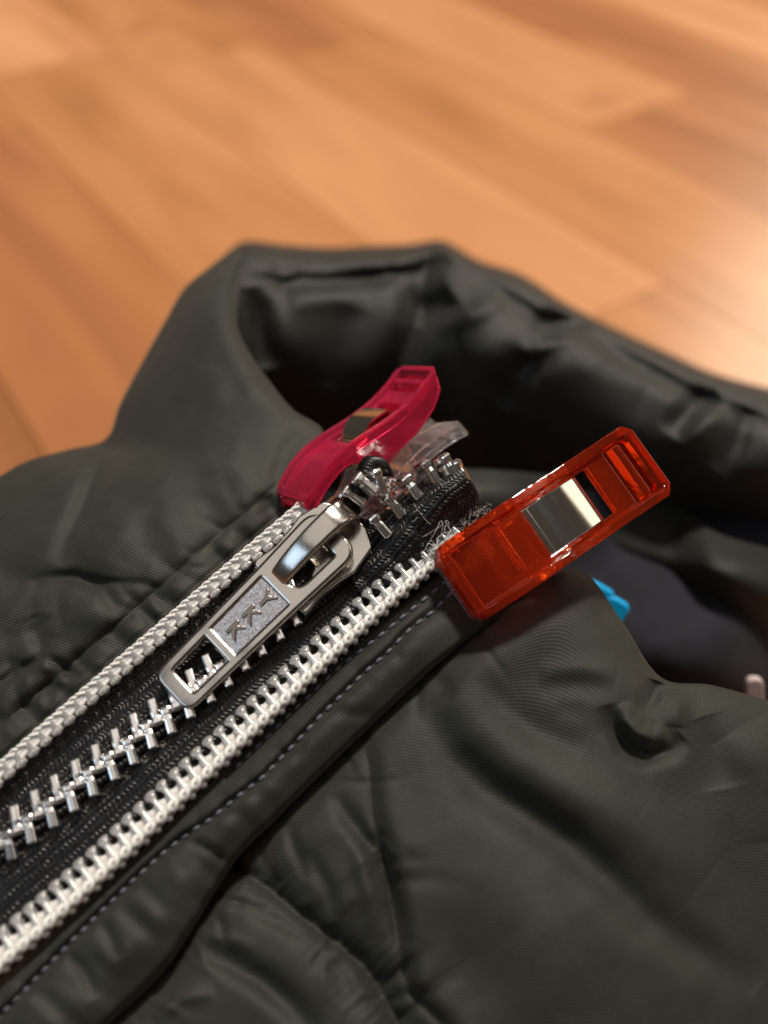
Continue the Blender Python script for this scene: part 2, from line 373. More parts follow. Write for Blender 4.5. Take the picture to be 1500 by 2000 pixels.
# --- near front panel
rows = [
 [(905, 1212), (1000, 1160), (1120, 1135), (1195, 1228), (1270, 1340), (1390, 1356), (1500, 1388), (1640, 1430)],
 [(900, 1210), (1000, 1152), (1130, 1114), (1215, 1214), (1290, 1322), (1390, 1338), (1500, 1368), (1640, 1410)],
 [(895, 1230), (990, 1190), (1120, 1150), (1200, 1250), (1287, 1345), (1390, 1362), (1502, 1392), (1645, 1440)],
 [(835, 1300), (960, 1290), (1085, 1265), (1180, 1330), (1275, 1410), (1390, 1430), (1510, 1460), (1660, 1500)],
 [(728, 1402), (870, 1420), (1010, 1430), (1140, 1465), (1270, 1520), (1400, 1545), (1530, 1570), (1680, 1610)],
 [(633, 1494), (780, 1520), (930, 1540), (1080, 1570), (1230, 1610), (1380, 1640), (1540, 1660), (1690, 1690)],
 [(538, 1590), (700, 1620), (860, 1645), (1030, 1680), (1200, 1720), (1370, 1750), (1540, 1770), (1690, 1790)],
 [(450, 1684), (620, 1730), (800, 1760), (980, 1790), (1170, 1820), (1350, 1850), (1530, 1870), (1700, 1880)],
 [(322, 1882), (480, 1915), (680, 1945), (880, 1970), (1100, 1995), (1300, 2010), (1520, 2030), (1710, 2040)],
 [(205, 1995), (380, 2040), (600, 2080), (830, 2110), (1070, 2130), (1290, 2140), (1510, 2150), (1720, 2150)],
 [(100, 2115), (340, 2180), (560, 2230), (800, 2260), (1050, 2280), (1280, 2290), (1510, 2290), (1720, 2290)]]
ctrl = []
for r, row in enumerate(rows):
    rr = []
    for (x, y) in row:
        d = float(right_base(x, y))
        if r == 0: d += 1.5
        elif r == 1: d += 0.32
        elif r == 2: d += 0.05
        else: d -= 0.12
        rr.append((x, y, d))
    rr[0] = (rr[0][0] - 14, rr[0][1] - 6, rr[0][2] + 0.28)
    ctrl.append(rr)
g = patch(ctrl, 420, 480); px, py = g[..., 0], g[..., 1]
h = np.zeros(px.shape)
SEAM = [(430, 1672), (453, 1687), (533, 1740), (603, 1799), (661, 1841), (709, 1884), (736, 1921), (768, 1980), (800, 2080)]
EDGE = [(700, 1420), (722, 1500), (727, 1590), (752, 1690), (772, 1800), (785, 1890), (800, 1940), (870, 2010), (930, 2100)]
h += crease(px, py, PO_, 15, 0.16, sharp=True, fade=False) + crease(px, py, [(x + 42, y + 42) for x, y in PO_], 40, -0.05, fade=False)
h += crease(px, py, SEAM, 34, 0.30, sharp=True, fade=False)
h += fold(px, py, EDGE[::-1], 22, 0.14, 90) + crease(px, py, EDGE, 12, 0.10, sharp=True)
h += crease(px, py, [(651, 1548), (688, 1607), (741, 1671), (768, 1751), (784, 1841)], 18, 0.12)
# the long valley and the ridge above it
VAL = [(826, 1330), (845, 1400), (885, 1475), (950, 1540), (1035, 1592), (1110, 1645), (1185, 1715), (1265, 1795), (1370, 1865), (1480, 1935)]
h += crease(px, py, VAL, 40, 0.17)
h += crease(px, py, [(870, 1345), (930, 1420), (1010, 1490), (1110, 1545), (1240, 1620), (1370, 1720)], 62, -0.17)
h += 0.14 * np.exp(-(((px - 960) * .72 + (py - 1740) * .69) / 230) ** 2 - (((px - 960) * -.69 + (py - 1740) * .72) / 120) ** 2)
# small hollows by the collar edge
h += crease(px, py, [(1050, 1345), (1120, 1338), (1205, 1348)], 22, 0.045) + crease(px, py, [(1050, 1312), (1130, 1306), (1205, 1312)], 18, -0.03)
h += crease(px, py, [(930, 1320), (985, 1385), (1050, 1430), (1140, 1468)], 28, 0.06) + crease(px, py, [(1085, 1385), (1145, 1392)], 20, 0.02)
ARC = [(1188, 1378), (1196, 1420), (1222, 1456), (1262, 1476), (1306, 1466), (1335, 1440)]
h += crease(px, py, ARC, 20, 0.17) + crease(px, py, [(1216, 1375), (1224, 1408), (1246, 1432), (1276, 1442), (1306, 1428)], 18, -0.13)
h += crease(px, py, [(1283, 1330), (1272, 1362), (1255, 1392)], 17, 0.13) + crease(px, py, [(1318, 1345), (1322, 1385), (1318, 1420)], 22, -0.08)
h += crease(px, py, [(1375, 1400), (1395, 1460), (1410, 1540)], 34, 0.09) + crease(px, py, [(1450, 1420), (1500, 1500), (1520, 1640)], 60, -0.12)
# pulled gathers along the quilting
for l_, w_, d_ in [([(560, 1600), (575, 1655), (600, 1720)], 13, .06), ([(500, 1640), (520, 1690), (545, 1735)], 10, .05), ([(600, 1660), (640, 1735), (655, 1800)], 15, .06),
                   ([(400, 1850), (460, 1884), (512, 1915), (565, 1960), (620, 2030)], 26, .15), ([(345, 1800), (420, 1830), (500, 1850)], 14, -.04), ([(480, 1780), (540, 1800), (590, 1830)], 13, .05),
                   ([(260, 1960), (310, 1935), (350, 1885)], 10, .06), ([(400, 1760), (430, 1800), (440, 1850)], 9, .04), ([(620, 1860), (660, 1900), (690, 1960)], 20, .06),
                   ([(300, 1990), (350, 1950), (420, 1940)], 16, -.05), ([(800, 1270), (860, 1330), (880, 1370)], 18, .05), ([(690, 1640), (720, 1740), (735, 1830)], 16, -.06)]:
    h += crease(px, py, l_, w_, d_)
h += puckers(px, py, SEAM, 20, 61, ln=(60, 170), wd=(5, 10)) + puckers(px, py, PO_, 46, 62, ln=(40, 150)) + puckers(px, py, EDGE[1:6], 14, 63, ln=(60, 180), wd=(6, 14), dp=(.015, .03))
h += 0.035 * vnoise(px / 150, py / 170, 5) + 0.006 * vnoise(px / 60 + py / 90, py / 70, 6)
h += 0.012 * vnoise((px + py) / 14, (px - py) / 90, 9) * np.exp(-(pdist(px, py, SEAM)[0] / 70) ** 2)
g[..., 2] -= soften(h, 2)
sheet('front_panel', g, M_shell, jacket, 0.03); front_panel = jacket.children[-1]

# --- far front panel running up into the left collar point
Rl = [(-110, 1600), (0, 1503), (110, 1405), (240, 1290), (360, 1188), (480, 1082), (560, 1014), (604, 972), (634, 905), (628, 838), (572, 800), (524, 742), (488, 690), (462, 632), (468, 560), (476, 497)]
Ll = [(-260, 1560), (-260, 1440), (-240, 1320), (-220, 1200), (-190, 1110), (-140, 1040), (-60, 975), (40, 908), (130, 880), (208, 858), (236, 790), (275, 716), (322, 632), (362, 566), (412, 526), (470, 484)]
n = 260
a = smooth_line(Rl, n); b = smooth_line(Ll, n); nu = 150
vv1 = np.linspace(0, 1, n)
base_r = np.interp(vv1, [0, .44, .55, .68, .82, 1], [0.0, 0.0, 0.25, 0.55, 1.1, 1.8])       # collar leans away as it rises
base_l = np.interp(vv1, [0, .3, .55, .68, .82, 1], [0.9, 1.0, 1.5, 1.8, 2.1, 2.1])
t = np.linspace(0, 1, nu)
G = a[:, None] * (1 - t[None, :, None]) + b[:, None] * t[None, :, None]
px, py = G[..., 0].copy(), G[..., 1].copy()
T = np.broadcast_to(t[None], px.shape); V = np.broadcast_to(vv1[:, None], px.shape)
d = D0(px, py) + base_r[:, None] * (1 - T) + base_l[:, None] * T
bul = np.interp(vv1, [0, .4, .6, .8, .95, 1], [0.35, 0.45, 0.75, 0.7, 0.35, 0.05])[:, None]
h = bul * np.sin(np.pi * T) ** 0.8
STL3 = np.asarray(LC) + np.array([-26, -26]); STL3 = [tuple(p) for p in STL3 if p[0] < 590]
NOT = np.asarray(LC) + np.array([-58, -58])
strip = 1 / (1 + np.exp(-(pdist(px, py, [tuple(p) for p in NOT[:8]])[0] - 10) / 4))
h += crease(px, py, [tuple(p) for p in NOT[:8]], 13, 0.10, sharp=True) + crease(px, py, STL3, 6, 0.03, fade=False)
for (x, y) in [(530, 998), (482, 1058), (432, 1095), (332, 1178), (292, 1210), (240, 1255), (168, 1302), (120, 1350), (60, 1400)]:
    h += -0.10 * np.exp(-(((px - x + 6) * .72 - (py - y + 6) * .69) / 16) ** 2 - (((px - x + 6) * .69 + (py - y + 6) * .72) / 26) ** 2)
for l_, w_, d_ in [([(60, 1150), (90, 1132), (150, 1128), (200, 1150), (235, 1205)], 16, .16), ([(150, 1130), (220, 1138), (290, 1140)], 7, .05), ([(-20, 1345), (40, 1312), (88, 1282)], 12, .10),
                   ([(86, 1282), (120, 1300), (160, 1325)], 9, .10), ([(84, 1200), (70, 1240), (88, 1290)], 18, .08), ([(120, 1195), (180, 1190), (230, 1220)], 40, -.12), ([(96, 1340), (102, 1380)], 8, .05),
                   ([(215, 850), (200, 900), (175, 960), (150, 1020), (110, 1100)], 22, .20), ([(190, 870), (235, 880), (270, 892)], 12, .07), ([(250, 980), (230, 1050), (170, 1100)], 45, -.10),
                   ([(450, 560), (440, 620), (452, 680), (500, 760), (560, 812)], 24, -.12), ([(600, 830), (560, 880), (530, 960)], 20, .06), ([(330, 930), (400, 980), (440, 1060)], 34, .07),
                   ([(380, 880), (470, 930), (510, 1000)], 30, -.05), ([(-20, 1110), (40, 1130), (80, 1150)], 30, .10), ([(300, 1000), (350, 1060), (390, 1110)], 24, -.05), ([(0, 1250), (60, 1235), (100, 1250)], 20, .06), ([(20, 1400), (80, 1350), (110, 1330)], 14, .05)]:
    h += crease(px, py, l_, w_, d_)
h += puckers(px, py, NOT[1:8], 40, 64, ln=(30, 110), wd=(4, 9), dp=(.02, .05)) + puckers(px, py, [(-20, 1345), (88, 1282), (84, 1200), (60, 1140)], 16, 65)
h += 0.03 * vnoise(px / 90, py / 110, 12) + 0.012 * vnoise(px / 35, py / 55, 13)
d = d - soften(h, 2)
# roll the sheet over at both its edges so that it has a back
roll = 12
kk = np.linspace(0, 1, roll + 1)[1:]
inx = (px[:, :1] - px[:, -1:]); iny = (py[:, :1] - py[:, -1:]); ln = np.hypot(inx, iny) + 1e-6
capL = np.clip(ln * .25, 4, 45)
ext = lambda s: s
Lx = px[:, -1:] + inx / ln * capL * (kk[None] ** 1.6) - inx / ln * 10 * np.sin(kk[None] * np.pi); Ly = py[:, -1:] + iny / ln * capL * (kk[None] ** 1.6) - iny / ln * 10 * np.sin(kk[None] * np.pi)
Ld = d[:, -1:] + 4.0 * kk[None] ** 1.2
up = np.clip((vv1 - 0.5) / 0.1, 0, 1)[:, None]                  # the standing edge turns inwards, the zip edge tucks under
Rx = px[:, :1] - inx / ln * (-6 * np.sin(kk[None] * np.pi) * up + 22 * kk[None] ** 1.5 * up - 10 * kk[None] * (1 - up)); Ry = py[:, :1] - iny / ln * (-6 * np.sin(kk[None] * np.pi) * up + 22 * kk[None] ** 1.5 * up - 10 * kk[None] * (1 - up))
Rd = d[:, :1] + kk[None] ** 1.3 * (1.6 * up + 0.25 * (1 - up))
g = np.stack([np.hstack([Rx[:, ::-1], px, Lx]), np.hstack([Ry[:, ::-1], py, Ly]), np.hstack([Rd[:, ::-1], d, Ld])], -1)
sheet('far_panel_and_collar_point', g, M_shell, jacket); far_panel = jacket.children[-1]; far_panel.name = 'far_panel'

# --- inside of the standing back collar
top = [(425, 528), (474, 490), (560, 497), (640, 503), (720, 500), (800, 497), (866, 491), (935, 528), (1020, 556), (1110, 612), (1210, 662), (1300, 702), (1390, 742), (1500, 772), (1640, 800)]
td = [15.9, 15.6, 15.9, 16.2, 16.4, 16.4, 16.3, 16.0, 15.8, 15.6, 15.4, 15.2, 15.0, 14.9, 14.9]
prof = [(-0.04, 4.5), (0.03, 2.0), (0.03, 0.7), (0.0, 0.0), (0.08, -0.45), (0.22, -0.75), (0.40, -0.70), (0.58, -0.15), (0.74, 0.7), (0.90, 1.4), (1.05, 1.7)]
drop = [420, 440, 470, 490, 500, 505, 505, 500, 480, 450, 420, 400, 385, 370, 360]
ctrl = [[(x + (60 * a_ if a_ > 0 else 0) * (1 if 1 < i < 5 else -0.4 if i > 8 else 0), y + dr * a_, dd + o_) for i, ((x, y), dd, dr) in enumerate(zip(top, td, drop))] for a_, o_ in prof]
g = patch(ctrl, 300, 180); px, py = g[..., 0], g[..., 1]; h = np.zeros(px.shape)
BAND = [(470, 545), (560, 552), (640, 552), (720, 545), (800, 534), (860, 524)]
BAND2 = [(866, 520), (950, 560), (1060, 625), (1140, 640), (1230, 705), (1340, 765), (1420, 800), (1560, 850)]
for l_, w_, d_ in [(BAND, 12, .22), (BAND2, 13, .20), ([(866, 491), (838, 520), (818, 570), (812, 640), (770, 740), (700, 850)], 22, .40), ([(884, 576), (850, 600), (815, 625)], 26, .30),
                   ([(985, 578), (930, 612), (840, 640)], 16, -.14), ([(1150, 622), (1090, 632), (1040, 655)], 18, .22), ([(1115, 652), (1075, 675), (1025, 700)], 14, -.14), ([(1100, 668), (1060, 700), (1010, 722)], 14, .14),
                   ([(1030, 690), (1000, 750), (985, 800)], 24, .14), ([(1050, 720), (1130, 700), (1260, 760)], 40, -.15), ([(1400, 765), (1350, 800), (1310, 850)], 18, .24), ([(1420, 790), (1370, 830), (1320, 870)], 18, -.12),
                   ([(900, 690), (960, 680), (1010, 640)], 40, -.16), ([(560, 590), (640, 575), (720, 580)], 22, -.10), ([(690, 600), (660, 680), (640, 760)], 30, .10), ([(500, 560), (505, 640), (520, 720)], 22, .30),
                   ([(1470, 800), (1440, 860), (1400, 920)], 22, .16), ([(560, 510), (545, 535)], 12, .06), ([(640, 510), (720, 512), (800, 512)], 10, -.05), ([(1180, 700), (1240, 770), (1290, 850)], 30, .06)]:
    h += crease(px, py, l_, w_ * 1.35, d_ * 1.15)
h = h * 1.12 + 0.03 * vnoise(px / 140, py / 140, 21) + puckers(px, py, BAND, 12, 71, ln=(40, 120), wd=(8, 16), dp=(.03, .07)) + puckers(px, py, BAND2, 9, 72, ln=(70, 150), wd=(12, 22), dp=(.03, .07))
g[..., 2] -= soften(h, 3)
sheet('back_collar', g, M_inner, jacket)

# --- what shows inside the neck: the facing of the near collar and the navy lining
ctrl = [[(700, 900, 16.0), (830, 905, 14.9), (900, 915, 14.5), (1000, 920, 14.7), (1150, 940, 15.6), (1300, 980, 15.6), (1400, 1040, 14.7), (1500, 1070, 14.6), (1640, 1110, 15.0)],
        [(700, 960, 15.2), (830, 950, 14.2), (910, 955, 13.9), (1000, 970, 14.2), (1150, 1000, 15.4), (1300, 1050, 15.2), (1390, 1095, 14.1), (1480, 1120, 14.0), (1640, 1170, 14.5)],
        [(700, 1040, 15.2), (830, 1020, 14.1), (910, 1020, 14.0), (1000, 1030, 14.4), (1150, 1060, 15.4), (1300, 1100, 15.0), (1390, 1140, 14.2), (1480, 1180, 14.1), (1640, 1230, 14.6)],
        [(700, 1120, 15.8), (830, 1100, 15.4), (910, 1080, 15.2), (1000, 1080, 15.4), (1160, 1100, 15.8), (1290, 1160, 15.5), (1370, 1230, 15.3), (1470, 1300, 15.2), (1640, 1360, 15.6)]]
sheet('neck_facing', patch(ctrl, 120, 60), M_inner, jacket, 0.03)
ctrl = [[(x, y, 15.4 - 1.5 * math.exp(-((x - 1300) / 220) ** 2 - ((y - 1260) / 160) ** 2) + 0.3 * math.sin(x * .011 + y * .006)) for x in range(500, 1751, 125) for y in [960 + yy * 640]] for yy in np.linspace(0, 1, 9)]
g = patch(ctrl, 90, 70)
g[..., 2] -= 0.1 * vnoise(g[..., 0] / 90, g[..., 1] / 70, 31)
sheet('lining', g, M_lining, jacket)

# --- stitches on the placket, the quilting and the far strip
cap_v, cap_f = tube([(-0.5, 0, -.12), (-0.42, 0, 0.0), (-0.2, 0, .08), (0.2, 0, .08), (0.42, 0, 0.0), (0.5, 0, -.12)], np.array([.10, .2, .25, .25, .2, .10]), 6)
stitch_me = mesh('stitch', cap_v, cap_f); stitch_me.materials.append(M_thread)
from mathutils.bvhtree import BVHTree
def bvh_of(o):
    o_l = WLOC[o]; co = np.empty(len(o.data.vertices) * 3); o.data.vertices.foreach_get('co', co)
    return BVHTree.FromPolygons((co.reshape(-1, 3) + o_l).tolist(), [tuple(p.vertices) for p in o.data.polygons])
def drop_on(bvh, px, py):
    dr = Vector(nrm(P(px, py, 1.0) - CAM).tolist()); hit = bvh.ray_cast(Vector(CAM.tolist()), dr)
    return (np.array(hit[0]), np.array(hit[1])) if hit[0] is not None else (None, None)
def stitch_row(line, parent, pitch_px, length=0.135, rad=0.30, lift=0.008, frac=0.56):
    bv = bvh_of(parent); pts = resample(catmull(line, 200), step=pitch_px)
    for i in range(len(pts) - 1):
        a0 = pts[i]; a1 = pts[i] + (pts[i + 1] - pts[i]) * frac
        p0, n0 = drop_on(bv, *a0); p1, n1 = drop_on(bv, *a1)
        if p0 is None or p1 is None: continue
        x = p1 - p0; L = np.linalg.norm(x)
        if L > 0.6 or L < 0.02: continue
        x = x / L; z = n0 if (CAM - p0) @ n0 > 0 else -n0
        y = nrm(np.cross(z, x)); z = np.cross(x, y); c = (p0 + p1) / 2 + z * lift
        put('stitch', stitch_me, None, parent, frame(c, x * L, y * 0.10, z * 0.09))
stitch_row(STL2, placket, 27)
stitch_row(STL1, placket, 27)
stitch_row(STL3, far_panel, 25)
stitch_row([(640, 1826), (672, 1850), (709, 1880), (736, 1917), (752, 1950), (775, 1995)], front_panel, 22)

# ------------------------------------------------------------------ old nylon coils sewn to the jacket
def coil_meshes():
    """one coil turn. local x: along the zip, y: from the sewn edge (0) to the free head (0.42), z: up"""
    path = catmull([(0, 0.03, 0.05), (0, 0.04, 0.115), (0, 0.10, 0.135), (0, 0.22, 0.135), (0, 0.32, 0.130), (0, 0.375, 0.125), (0, 0.41, 0.10), (0, 0.40, 0.03), (0, 0.33, 0.0), (0.02, 0.2, 0.0), (0.05, 0.05, 0.01)], 40)
    y = path[:, 1]; top = np.arange(40) < 26
    hw = 0.034 + 0.040 * np.clip((y - 0.30) / 0.09, 0, 1) ** 1.2 + 0.012 * np.clip((0.07 - y) / 0.05, 0, 1)
    r = np.stack([np.where(top, hw, 0.034), np.full(40, 0.034)], 1)
    v, f = tube(path, r, 8, up=np.array([1.0, 0, 0]))
    # tube() takes (side, up): with up along x the second radius is the width along the zip
    v, f = tube(path, r[:, ::-1], 8, up=np.array([1.0, 0.0, 0.0]))
    return mesh('coil_loop', v, f)
coil_me = coil_meshes(); coil_me.materials.append(M_coil)
def coil_strip(line, roll, free_right, lift, px_step, k=1.0):
    """line: the middle of the strip in photo pixels; the free heads point away from the sewn edge"""
    pts = smooth_line(line, 400); W = ZP(pts[:, 0], pts[:, 1], np.full(len(pts), lift))
    W = resample(W, step=0.166); t = nrm(np.gradient(W, axis=0))
    lat = nrm(np.cross(NZ, t)); lat = -lat if free_right else lat
    c, s = math.cos(roll), math.sin(roll)
    Y = lat * c - NZ * s; Z = NZ * c + lat * s
    root = W - Y * 0.21 * k; Y = Y * k; Z = Z * k
    strip = put('coil_strip', None_mesh(), None, jacket, Matrix.Translation(Vector(W[len(W) // 2].tolist())))
    for i in range(len(W)):
        x = t[i] if np.dot(np.cross(t[i], Y[i]), Z[i]) > 0 else -t[i]
        j = rng.normal(0, 0.03, 3); x = nrm(x + Y[i] * j[0]); y = nrm(Y[i] + x * j[1] * .6); z = np.cross(x, y)
        put('coil_loop', coil_me, None, strip, frame(root[i], x, y * k, z * k))
    # the sewing: a chain of two plaited strands over the roots, with a bead over every turn
    mb = MB(); m = len(W) * 14; q = np.linspace(0, len(W) - 1, m); ii = np.minimum(q.astype(int), len(W) - 2); f = (q - ii)[:, None]
    C = root[ii] * (1 - f) + root[ii + 1] * f; Yq = nrm(Y[ii] * (1 - f) + Y[ii + 1] * f) * k; Zq = nrm(Z[ii] * (1 - f) + Z[ii + 1] * f) * k
    ph = q * 2 * np.pi
    for off, p0, rad in ((0.080, 0, 0.031), (0.108, np.pi, 0.031)):
        c_ = C + Yq * (off + 0.026 * np.sin(ph + p0))[:, None] + Zq * (0.160 + 0.028 * np.cos(ph + p0))[:, None]
        rr = rad * min(1, k * 1.12) * (1 + 0.12 * np.sin(ph * 2 + p0)); mb.add(*tube(c_, rr, 7, up=Zq))
    tn = nrm(np.gradient(C, axis=0))
    c_ = C + Yq * 0.115 + Zq * 0.085
    mb.add(*tube(c_, np.stack([np.full(m, .065 * k), np.full(m, .055 * k)], 1), 8, up=Zq))
    # web of the sewing between the turns, under the heads
    c_ = C + Yq * 0.225 + Zq * 0.06
    mb.add(*tube(c_, np.stack([0.060 + 0.014 * np.cos(ph), 0.040 - 0.008 * np.cos(ph)], 1) * k, 8, up=Zq))
    put('sewing_cord', mb.mesh('sewing_cord'), M_cord, strip)
    return strip
_nm = [0]
def None_mesh():
    """the thin white ribbon that carries a coil (filled in by its caller's position)"""
    v, f = tube([(-0.05, 0, -0.06), (0.05, 0, -0.06)], 0.02, 6); return mesh('coil_strip', v, f)
cs1 = coil_strip(RC, 0.10, False, 0.10, 28, 0.95)
cs2 = coil_strip(LC[:8], -0.50, True, 0.13, 27, 0.62)
for c in (cs1, cs2): c.data.materials.append(M_cord)
cs1['label'] = 'near strip of clear nylon coil teeth'; cs2['label'] = 'far strip of clear nylon coil teeth'

# ------------------------------------------------------------------ the black zipper with metal teeth
zipper = thing('metal_zipper', ZP(330, 1400, 0.0), 'black zipper tape with silver metal teeth laid between the two clear coils', 'zipper')
ZL = np.array([(-120, 1735), (0, 1636), (100, 1560), (200, 1483), (300, 1402), (390, 1330), (480, 1250), (560, 1180), (640, 1105), (690, 1058)]) + np.array([5, 13])
def knit(lat, lon, amp=0.016, pl=0.056, pw=0.068):
    """knitted ribs: slanted little strands in columns, slanting the other way in the next column"""
    colm = np.floor(lat / pw); u = lat / pw - colm
    sl = np.where(colm % 2 == 0, 1, -1) * (u - 0.5) * 0.9
    s = np.abs(np.sin(np.pi * (lon / pl + sl))) ** 0.7
    return amp * s * np.sin(np.pi * u) ** 0.6
def tape_sheet(name, A, B, hA, hB, mid, parent, nl, nw, seed, lift=None):
    a = smooth_line(A, nl); b = smooth_line(B, nl); t = np.linspace(0, 1, nw)
    G = a[:, None] * (1 - t[None, :, None]) + b[:, None] * t[None, :, None]
    T = np.broadcast_to(t[None], G.shape[:2]); V = np.broadcast_to(np.linspace(0, 1, nl)[:, None], G.shape[:2])
    h = hA * (1 - T) + hB * T + mid * np.sin(np.pi * T) + 0.03 * vnoise(V * 14, T * 2, seed)
    if lift is not None: h = h + lift(V, T)
    W = ZP(G[..., 0], G[..., 1], h)
    lat = np.r_[0, np.cumsum(np.linalg.norm(np.diff(W, axis=1), axis=-1).mean(0))][None]; lon = np.r_[0, np.cumsum(np.linalg.norm(np.diff(W, axis=0), axis=-1).mean(1))][:, None]
    lat, lon = np.broadcast_arrays(lat, lon)
    k = knit(lat + 0.016 * vnoise(lon * 4, lat * 4, seed + 1), lon + 0.022 * vnoise(lon * 6, lat * 11, seed + 2)) * (0.8 + 0.45 * vnoise(lon * 16, lat * 14, seed + 3))
    nn = np.cross(np.gradient(W, axis=0), np.gradient(W, axis=1)); nn = nrm(nn); nn = np.where(((CAM - W) * nn).sum(-1, keepdims=True) < 0, -nn, nn)
    W = W + nn * k[..., None]
    return sheet_w(name, W, M_tape, parent)
A = np.asarray(LC[:9]) + [[2, 2]]; B = np.array([(-60, 1930), (20, 1850), (140, 1745), (270, 1625), (410, 1490), (540, 1368), (660, 1255), (780, 1145), (850, 1085)]) + 22
A = np.vstack([[-120, 1640], A[1:8], [655, 985]])
tape_sheet('tape', A, B, 0.0, 0.0, 0.03, zipper, 1500, 190, 41)
# cords the teeth are clamped on, both sides of the chain
pts = smooth_line(ZL, 300); Wc = ZP(pts[:, 0], pts[:, 1], np.full(300, 0.07)); tz = nrm(np.gradient(Wc, axis=0)); lt = nrm(np.cross(tz, NZ))
mb = MB()
for sgn in (-1, 1):
    ph = np.linspace(0, 300, 1500); W5 = resample(Wc, n=1500); l5 = resample(lt, n=1500)
    mb.add(*tube(W5 + l5 * 0.125 * sgn, 0.05 * (1 + 0.13 * np.sin(ph * 2.2)), 8, up=NZ))
put('tape_cord', mb.mesh('tape_cord'), M_tape, zipper)
def tooth_mesh():
    """local x: along the zip, y: from the tape end (-) to the head (+), z: up"""
    b = bmesh.new()
    prof = [(a_ * .88, b_, c_) for a_, b_, c_ in [(-0.235, 0.052, .075), (-0.225, 0.058, .10), (-0.05, 0.056, .115), (0.0, 0.050, .11), (0.03, 0.066, .115), (0.09, 0.070, .12), (0.125, 0.056, .095)]]
    rings = []
    for y, wx, hz in prof:
        c = 0.022
        rings.append([b.verts.new(p) for p in ((-wx, y, -hz * .6), (-wx, y, hz - c), (-wx + c, y, hz), (wx - c, y, hz), (wx, y, hz - c), (wx, y, -hz * .6))])
    for r0, r1 in zip(rings, rings[1:]):
        for i in range(6):
            b.faces.new((r0[i], r0[(i + 1) % 6], r1[(i + 1) % 6], r1[i]))
    b.faces.new(rings[0]); b.faces.new(rings[-1][::-1])
    bmesh.ops.recalc_face_normals(b, faces=b.faces)
    bmesh.ops.bevel(b, geom=[e for e in b.edges if e.calc_face_angle(0) > .5], offset=.010, segments=1, affect='EDGES')
    me = bpy.data.meshes.new('tooth'); b.to_mesh(me); b.free(); me.materials.append(M_tooth); return me
tooth_me = tooth_mesh(); so_ = ZP(650, 1068, 0.0)
seg = resample(Wc, step=0.132)
st = nrm(np.gradient(seg, axis=0)); sl_ = nrm(np.cross(st, NZ))       # to the lower right
for i, (c, tn, la) in enumerate(zip(seg, st, sl_)):
    if (so_ - c) @ tn < 0.72: break
    sgn = 1 if i % 2 else -1
    y = -(la - tn * 0.34) * sgn; y = nrm(y + rng.normal(0, .025, 3)); x = nrm(np.cross(y, NZ)); z = np.cross(x, y)
    put('tooth', tooth_me, None, zipper, frame(c - y * 0.040 + NZ * 0.03, x * .98, y * 1.06, z * .85))
# the loose ends beyond the slider: near tape rising and curling over
A = np.array([(660, 1110), (700, 1085), (728, 1060), (752, 1027), (782, 995), (815, 965), (850, 945), (885, 938)])
B = np.array([(735, 1195), (765, 1165), (800, 1130), (835, 1100), (868, 1062), (905, 1022), (930, 995), (932, 965)])
lift = lambda V, T: 0.42 * np.clip(V * 1.4, 0, 1) ** 1.2 * np.sin(np.pi * np.clip(T * 0.75 + 0.12, 0, 1)) - 0.5 * np.clip((V - 0.93) / 0.07, 0, 1) ** 2
tape_sheet('loose_tape_end', A, B, 0.12, 0.05, 0.05, zipper, 330, 220, 47, lift)
zipper.children[-1].name = 'tape_end'
ec = catmull(A, 60); k_ = np.linspace(0, 1, 60); ew = ZP(ec[:, 0] + 6, ec[:, 1] + 4, 0.16 + 0.22 * k_)
v, f = tube(resample(ew, n=240), 0.055 * (1 + 0.12 * np.sin(np.arange(240) * .9)), 10); put('tape_cord', mesh('tape_cord', v, f), M_tape, zipper)
def loose_tooth(px, py, h, ydir, zdir=None, s=1.0):
    c = ZP(px, py, np.float64(h)); u = nrm(cam_dir(*ydir)); z = nrm(zdir) if zdir is not None else NZ
    x = nrm(np.cross(u, z)); z = np.cross(x, u)
    put('tooth', tooth_me, None, zipper, frame(c, x * s * 1.1, u * s * 1.1, z * s * 1.1))
for q in [(736, 1038, .34), (762, 1004, .39), (793, 972, .44), (826, 947, .48), (862, 936, .48), (884, 943, .40)]:
    k = (q[0] - 736) / 150
    loose_tooth(q[0], q[1], q[2], (-0.64 + .15 * k, 0.76, 0.08), cam_dir(-.15 + .5 * k, 0.35 + .3 * k, 0.9 - .4 * k))
# far tape end: a short roll with teeth fanning round it
roll_p = P(np.array([668, 690, 706, 716, 724, 740, 752]), np.array([1010, 985, 950, 925, 912, 915, 940]), np.array([10.75, 10.65, 10.5, 10.45, 10.55, 10.8, 11.2]))
rp = catmull(roll_p, 160); v, f = tube(rp, 0.125 * (1 + 0.10 * np.sin(np.arange(160) * 1.3)), 18)
me = mesh('tape_roll', v, f); put('tape_roll', me, M_tape, zipper)
ft = [((682, 968), 10.45, (-.80, .55, .1), (-.2, .5, .8)), ((706, 942), 10.32, (-.75, .62, .1), (.1, .4, .9)), ((733, 934), 10.35, (-.35, .9, .2), (.5, .3, .75)), ((756, 950), 10.55, (.1, .95, .2), (.75, .2, .55))]
for (x, y), dd, yd, zd in ft:
    c = P(x, y, dd); u = cam_dir(*yd); z = cam_dir(*zd); xx = nrm(np.cross(u, z)); z = np.cross(xx, u)
    put('tooth', tooth_me, None, zipper, frame(c, xx * 1.0, u * 1.05, z * .9))

